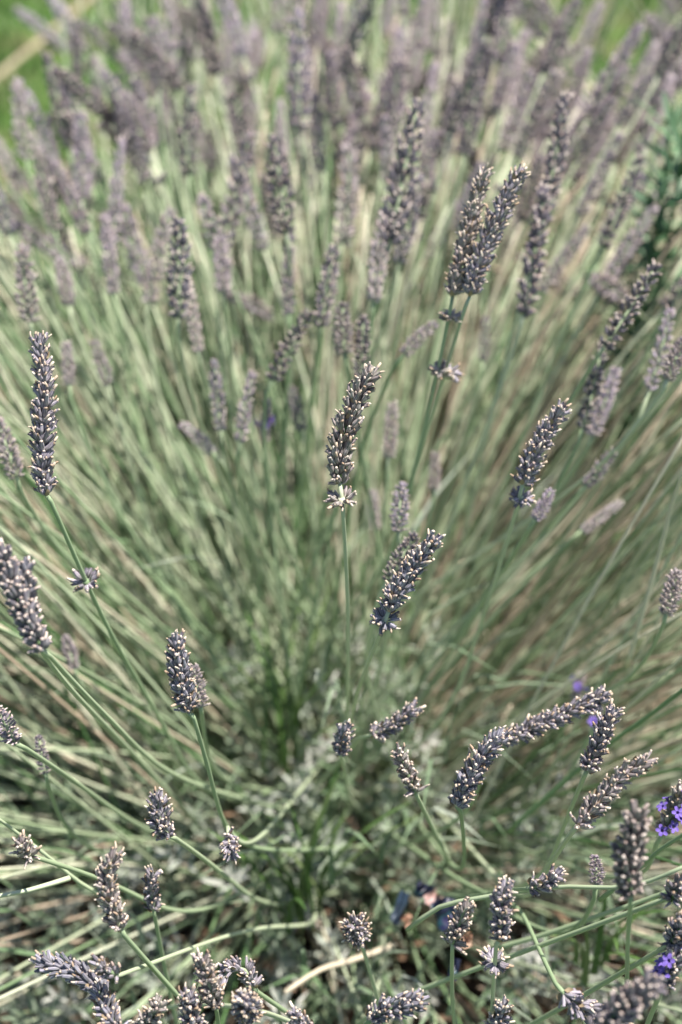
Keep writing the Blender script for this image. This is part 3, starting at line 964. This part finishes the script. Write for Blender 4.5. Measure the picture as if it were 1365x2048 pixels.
tag(link('far_flower_heads', hd.mesh('far_flower_heads', [M_CALFAR, M_TIPFAR, M_STEMS])), 'soft mass of grey-lilac flower heads far back in the bush', 'flower heads', kind='stuff')

# dry and green narrow leaves that hang among the stems
mb = MB()
for i in range(1300):
    az = rnd.uniform(0, 6.28); r = 0.42 * math.sqrt(rnd.random())
    h = rnd.uniform(0.10, 0.34) * (1 - 0.5 * r / 0.42)
    p = STUMP + Vector((math.cos(az) * r, math.sin(az) * r, h - 0.05))
    x, y, d = proj(p)
    if d < 0.76: continue
    q = p
    az2 = az + rnd.uniform(-.8, .8)
    blade(mb, q, rnd.uniform(0.03, 0.09), rnd.uniform(0.001, 0.0022), rnd.uniform(0.2, 1.3), az2, min(1, max(0, rnd.gauss(0.25, 0.2))), n=3)
tag(link('lower_leaves', mb.mesh('lower_leaves', [M_LEAF], False)), 'narrow green leaves scattered between the lavender stems', 'leaves', kind='stuff')

# silvery leafy shoots at the foot
mb = MB()
def leaf(mb, p, d, up, L, W, tint):
    s = d.cross(up)
    if s.length < 1e-4: s = d.orthogonal()
    s.normalize()
    nrm = s.cross(d).normalized()
    a = p; m1 = p + d * L * .35; m2 = p + d * L * .75 - nrm * L * 0.04; e = p + d * L - nrm * L * .10
    vs = [a, m1 + s * W, m1 - nrm * W * .35, m1 - s * W, m2 + s * W * .8, m2 - nrm * W * .3, m2 - s * W * .8, e]
    mb.add(vs, [(0, 2, 1), (0, 3, 2), (1, 2, 5, 4), (2, 3, 6, 5), (4, 5, 7), (5, 6, 7)], 0, tint, 0.0)
nsh = 0
while nsh < 1300:
    az = rnd.uniform(0, 6.28); r = 0.40 * rnd.random() ** 0.6
    c = STUMP + Vector((math.cos(az) * r, math.sin(az) * r, 0))
    top = 0.17 * math.sqrt(max(0.05, 1 - (r / 0.44) ** 2))
    h = top * rnd.uniform(0.35, 1.15) - 0.03
    c.z = STUMP.z + h - 0.02
    x, y, d = proj(c)
    nsh += 1
    if d < 0.70: continue
    ax = (Vector((math.cos(az) * r * 2.2, math.sin(az) * r * 2.2, 0.7)) + Vector((rnd.uniform(-.4, .4), rnd.uniform(-.4, .4), 0))).normalized()
    nl = rnd.randint(10, 18)
    base_t = min(1, max(0.05, rnd.gauss(0.48, 0.27)))
    for k in range(nl):
        u = k / nl
        q = c + ax * 0.032 * u
        o = Quaternion(ax, k * 2.4) @ ax.orthogonal().normalized()
        tl = R(70 - 50 * u)
        dd = ax * math.cos(tl) + o * math.sin(tl)
        leaf(mb, q, dd, ax, rnd.uniform(0.012, 0.024) * (1 - .4 * u), rnd.uniform(0.0011, 0.0020), min(1, max(0, base_t + rnd.uniform(-.15, .15))))
tag(link('foliage', mb.mesh('foliage', [M_LEAF], False)), 'silvery grey leafy shoots at the foot of the lavender', 'foliage', kind='stuff')

# woody foot of the bush
root = bpy.data.objects.new('lavender_bush', None)
col.objects.link(root)
root.location = (STUMP.x, STUMP.y, 0.03)
tag(root, 'woody brown foot of the lavender bush under its stems', 'bush')
for i in range(16):
    az = i * 2.4 + rnd.uniform(-.3, .3)
    d = Vector((math.cos(az), math.sin(az), 0))
    L = rnd.uniform(0.12, 0.26)
    pts = [d * 0.02, d * (0.05 + L * .3) + Vector((0, 0, 0.05)), d * (0.05 + L * .7) + Vector((rnd.uniform(-.02, .02), rnd.uniform(-.02, .02), 0.075)),
           d * (0.05 + L) + Vector((rnd.uniform(-.03, .03), rnd.uniform(-.03, .03), rnd.uniform(0.09, 0.15)))]
    q = MB()
    q.tube(spline(pts, 0.02), lambda u: 0.0065 * (1 - .65 * u), 7)
    link('branch', q.mesh('branch', [M_BARK]), root)

# litter of dry flakes under and in the bush
mb = MB()
for i in range(6500):
    az = rnd.uniform(0, 6.28); r = 0.55 * math.sqrt(rnd.random())
    x, y = BC.x + math.cos(az) * r, BC.y + math.sin(az) * r
    z = gz(x, y) + 0.02 + 0.045 * (1 - (r / 0.72) ** 2) + (rnd.random() ** 1.5) * 0.19 * (1 - r / 0.6)
    s = rnd.uniform(0.003, 0.011)
    a = Vector((rnd.uniform(-1, 1), rnd.uniform(-1, 1), rnd.uniform(-.5, .5))).normalized()
    b_ = a.orthogonal().normalized() * rnd.uniform(0.2, 0.5)
    c = Vector((x, y, z))
    n_ = a.cross(b_) * 0.6
    mb.add([c - a * s, c + b_ * s + n_ * s * .4, c + a * s, c - b_ * s + n_ * s * .4, c], [(0, 1, 4), (1, 2, 4), (2, 3, 4), (3, 0, 4)], 0, rnd.random(), 0.0)
tag(link('leaf_litter', mb.mesh('leaf_litter', [M_LITTER], False)), 'dry brown flakes and leaf litter under the bush', 'litter', kind='stuff')

# ------------------------------------------------------------------ grass tufts growing through the bush
def tuft(label, px, py, d, n, h, seed):
    rr = random.Random(seed)
    root = bpy.data.objects.new('grass_tuft', None)
    col.objects.link(root)
    root.location = P(px, py, d)
    tag(root, label, 'grass tuft', 'grass tufts in the lavender')
    for i in range(n):
        az = rr.uniform(0, 6.28)
        q = MB()
        blade(q, Vector((rr.uniform(-.012, .012), rr.uniform(-.012, .012), -0.02)), h * rr.uniform(.6, 1.1), rr.uniform(.0018, .0028), rr.uniform(.1, .6), az, rr.uniform(.2, .8), n=6)
        link('blade', q.mesh('blade', [M_GRASS], False), root)
tuft('bright green grass tuft growing at the foot of the bush, left of centre', 610, 1800, .88, 16, .12, 1)
tuft('green grass tuft under the stems below the central spike', 560, 1500, .98, 12, .14, 2)
tuft('small green grass tuft near the lower right stems', 1190, 1900, .80, 10, .08, 3)

# tall green herb with narrow leaves at the right edge
rr = random.Random(4)
root = bpy.data.objects.new('green_herb', None)
col.objects.link(root)
hb = Vector((P(1345, 700, 0.98).x, P(1345, 700, 0.98).y, 0.02))
root.location = hb
tag(root, 'tall leafy dark green herb rising at the right edge behind the lavender', 'herb')
m, t, b = mat('herb_green', 0.5, 0.35)
t.links.new(mix(t, (0.035, 0.10, 0.040), (0.13, 0.22, 0.11), attr(t, 'tint')), b.inputs['Base Color'])
M_HERB = m
LEAFV = []
for i in range(6):
    q = MB()
    leaf(q, Vector((0, 0, 0)), Vector((0, 0, 1)), Vector((0, 1, 0)), 0.034 * rr.uniform(.7, 1.1), 0.0026, rr.random())
    LEAFV.append(q.mesh('leaf', [M_HERB]))
topc = P(1352, 200, 0.98)
for sgn, tp in ((0, topc), (1, P(1330, 360, 0.96)), (2, P(1375, 240, 0.95))):
    pts = spline([Vector((0, 0, 0)), (tp - hb) * 0.5 + Vector((rr.uniform(-.015, .015), 0, 0.02)), tp - hb], 0.02)
    q = MB()
    q.tube(pts, lambda u: 0.0028 * (1 - .6 * u), 6, a=0.3)
    link('stem', q.mesh('stem', [M_HERB]), root)
    for i in range(len(pts) * 4):
        u = 0.35 + 0.65 * i / (len(pts) * 4)
        p = pts[min(len(pts) - 1, int(u * (len(pts) - 1)))]
        ax = (pts[-1] - pts[0]).normalized()
        o = Quaternion(ax, i * 2.4) @ ax.orthogonal().normalized()
        tl = R(rr.uniform(35, 70))
        lf = bpy.data.objects.new('leaf', LEAFV[i % 6])
        lf.parent = root
        lf.matrix_basis = orient(p, (ax * math.cos(tl) + o * math.sin(tl)).normalized(), rr.uniform(-.5, .5), (1, 1, 1))
        col.objects.link(lf)

# pale cane lying on the lawn, top left
def ground_pt(px, py, z=0.02):
    v = (FWD + RT * ((px - 682.5) / FPX) + UP * ((1024 - py) / FPX))
    return CAM + v * ((z - CAM.z) / v.z)
m, t, b = mat('dry_cane', 0.6, 0.3)
t.links.new(mix(t, (0.26, 0.20, 0.12), (0.50, 0.41, 0.29), tex(t, 30, 4)), b.inputs['Base Color'])
M_CANE = m
a, b2 = ground_pt(-60, 200, .03), ground_pt(190, -10, .05)
root = bpy.data.objects.new('garden_cane', None)
col.objects.link(root)
root.location = (a.x, a.y, 0.02)
tag(root, 'pale tan cane lying slantwise on the lawn in the top left corner', 'cane')
rr = random.Random(3)
n_ = 5
for i in range(n_):
    s, e = a.lerp(b2, i / n_), a.lerp(b2, (i + .985) / n_)
    q = MB()
    wob = Vector((0, 0, rr.uniform(-.003, .003)))
    q.tube([s - root.location, s.lerp(e, .05) - root.location, s.lerp(e, .5) - root.location + wob, s.lerp(e, .95) - root.location, e - root.location],
           lambda u: 0.0055 + (0.0012 if u in (0.0, 1.0) else 0), 10)
    link('cane_segment', q.mesh('cane_segment', [M_CANE]), root)

# ------------------------------------------------------------------ scraps of printed wrapper caught in the bush
def scrap_material(name, stops, scale):
    m, t, b = mat(name, 0.35, 0.5)
    c = ramp(t, stops)
    c.color_ramp.interpolation = 'CONSTANT'
    t.links.new(tex(t, scale, 1), c.inputs[0])
    t.links.new(c.outputs[0], b.inputs['Base Color'])
    return m
M_SCRAP = scrap_material('printed_film', [(0.0, (0.012, 0.014, 0.03)), (0.42, (0.02, 0.09, 0.12)), (0.50, (0.55, 0.33, 0.30)), (0.60, (0.42, 0.20, 0.13)), (0.66, (0.02, 0.03, 0.09))], 55)
M_NAVY = scrap_material('navy_film', [(0.0, (0.010, 0.012, 0.035)), (0.52, (0.015, 0.05, 0.065)), (0.62, (0.02, 0.018, 0.06))], 60)
M_PINK = scrap_material('pink_film', [(0.0, (0.40, 0.25, 0.23)), (0.5, (0.46, 0.33, 0.32)), (0.62, (0.24, 0.13, 0.09))], 60)
M_BLUE = scrap_material('blue_film', [(0.0, (0.03, 0.05, 0.08)), (0.5, (0.05, 0.07, 0.10))], 60)
M_ORANGE = scrap_material('orange_film', [(0.0, (0.30, 0.17, 0.11)), (0.5, (0.38, 0.25, 0.18))], 60)
def scrap(label, px, py, d, w_, h_, m, rot, seed, name='wrapper_scrap'):
    rr = random.Random(seed)
    q = MB()
    nx_, ny_ = 8, 6
    vs = []
    for j in range(ny_ + 1):
        for i in range(nx_ + 1):
            u, v = i / nx_ - .5, j / ny_ - .5
            z = 0.006 * noise.noise(Vector((u * 3 + seed, v * 3, seed))) + 0.002 * noise.noise(Vector((u * 9 + seed, v * 9, 2)))
            e = 1 + 0.14 * noise.noise(Vector((u * 4, v * 4, seed + 3)))
            vs.append(Vector((u * w_ * e, v * h_ * e, z)))
    k = len(vs)
    fs = [(j * (nx_ + 1) + i, j * (nx_ + 1) + i + 1, (j + 1) * (nx_ + 1) + i + 1, (j + 1) * (nx_ + 1) + i) for j in range(ny_) for i in range(nx_)]
    vs2 = vs + [v - Vector((0, 0, 0.0003)) for v in vs]
    fs2 = fs + [tuple(reversed([i + k for i in f])) for f in fs]
    q.add(vs2, fs2)
    o = link(name, q.mesh(name, [m]))
    o.location = P(px, py, d)
    o.rotation_euler = rot
    tag(o, label, 'wrapper scrap', 'scraps of printed wrapper in the bush')
scrap('crumpled pink and brown wrapper scrap caught at the foot of the bush', 868, 1800, .80, .012, .010, M_PINK, (R(40), R(15), R(50)), 1)
scrap('dark navy wrapper scrap right of the pink one', 895, 1825, .79, .014, .016, M_NAVY, (R(35), R(-10), R(20)), 2)
scrap('small dark teal scrap left of the pink one', 848, 1782, .81, .010, .009, M_NAVY, (R(30), R(10), R(-20)), 3)
scrap('dusty blue sliver of wrapper left of the teal scrap', 800, 1815, .80, .006, .018, M_BLUE, (R(35), R(5), R(-25)), 4)
scrap('small orange scrap behind the short ragged spike', 930, 1880, .72, .008, .008, M_ORANGE, (R(35), 0, R(10)), 5)
scrap('brownish orange scrap below the dusty blue sliver', 815, 1842, .80, .006, .008, M_ORANGE, (R(30), R(12), R(40)), 6)
scrap('violet blue sliver of wrapper under the short ragged spike', 908, 1938, .74, .005, .011, M_NAVY, (R(35), 0, R(-15)), 7)
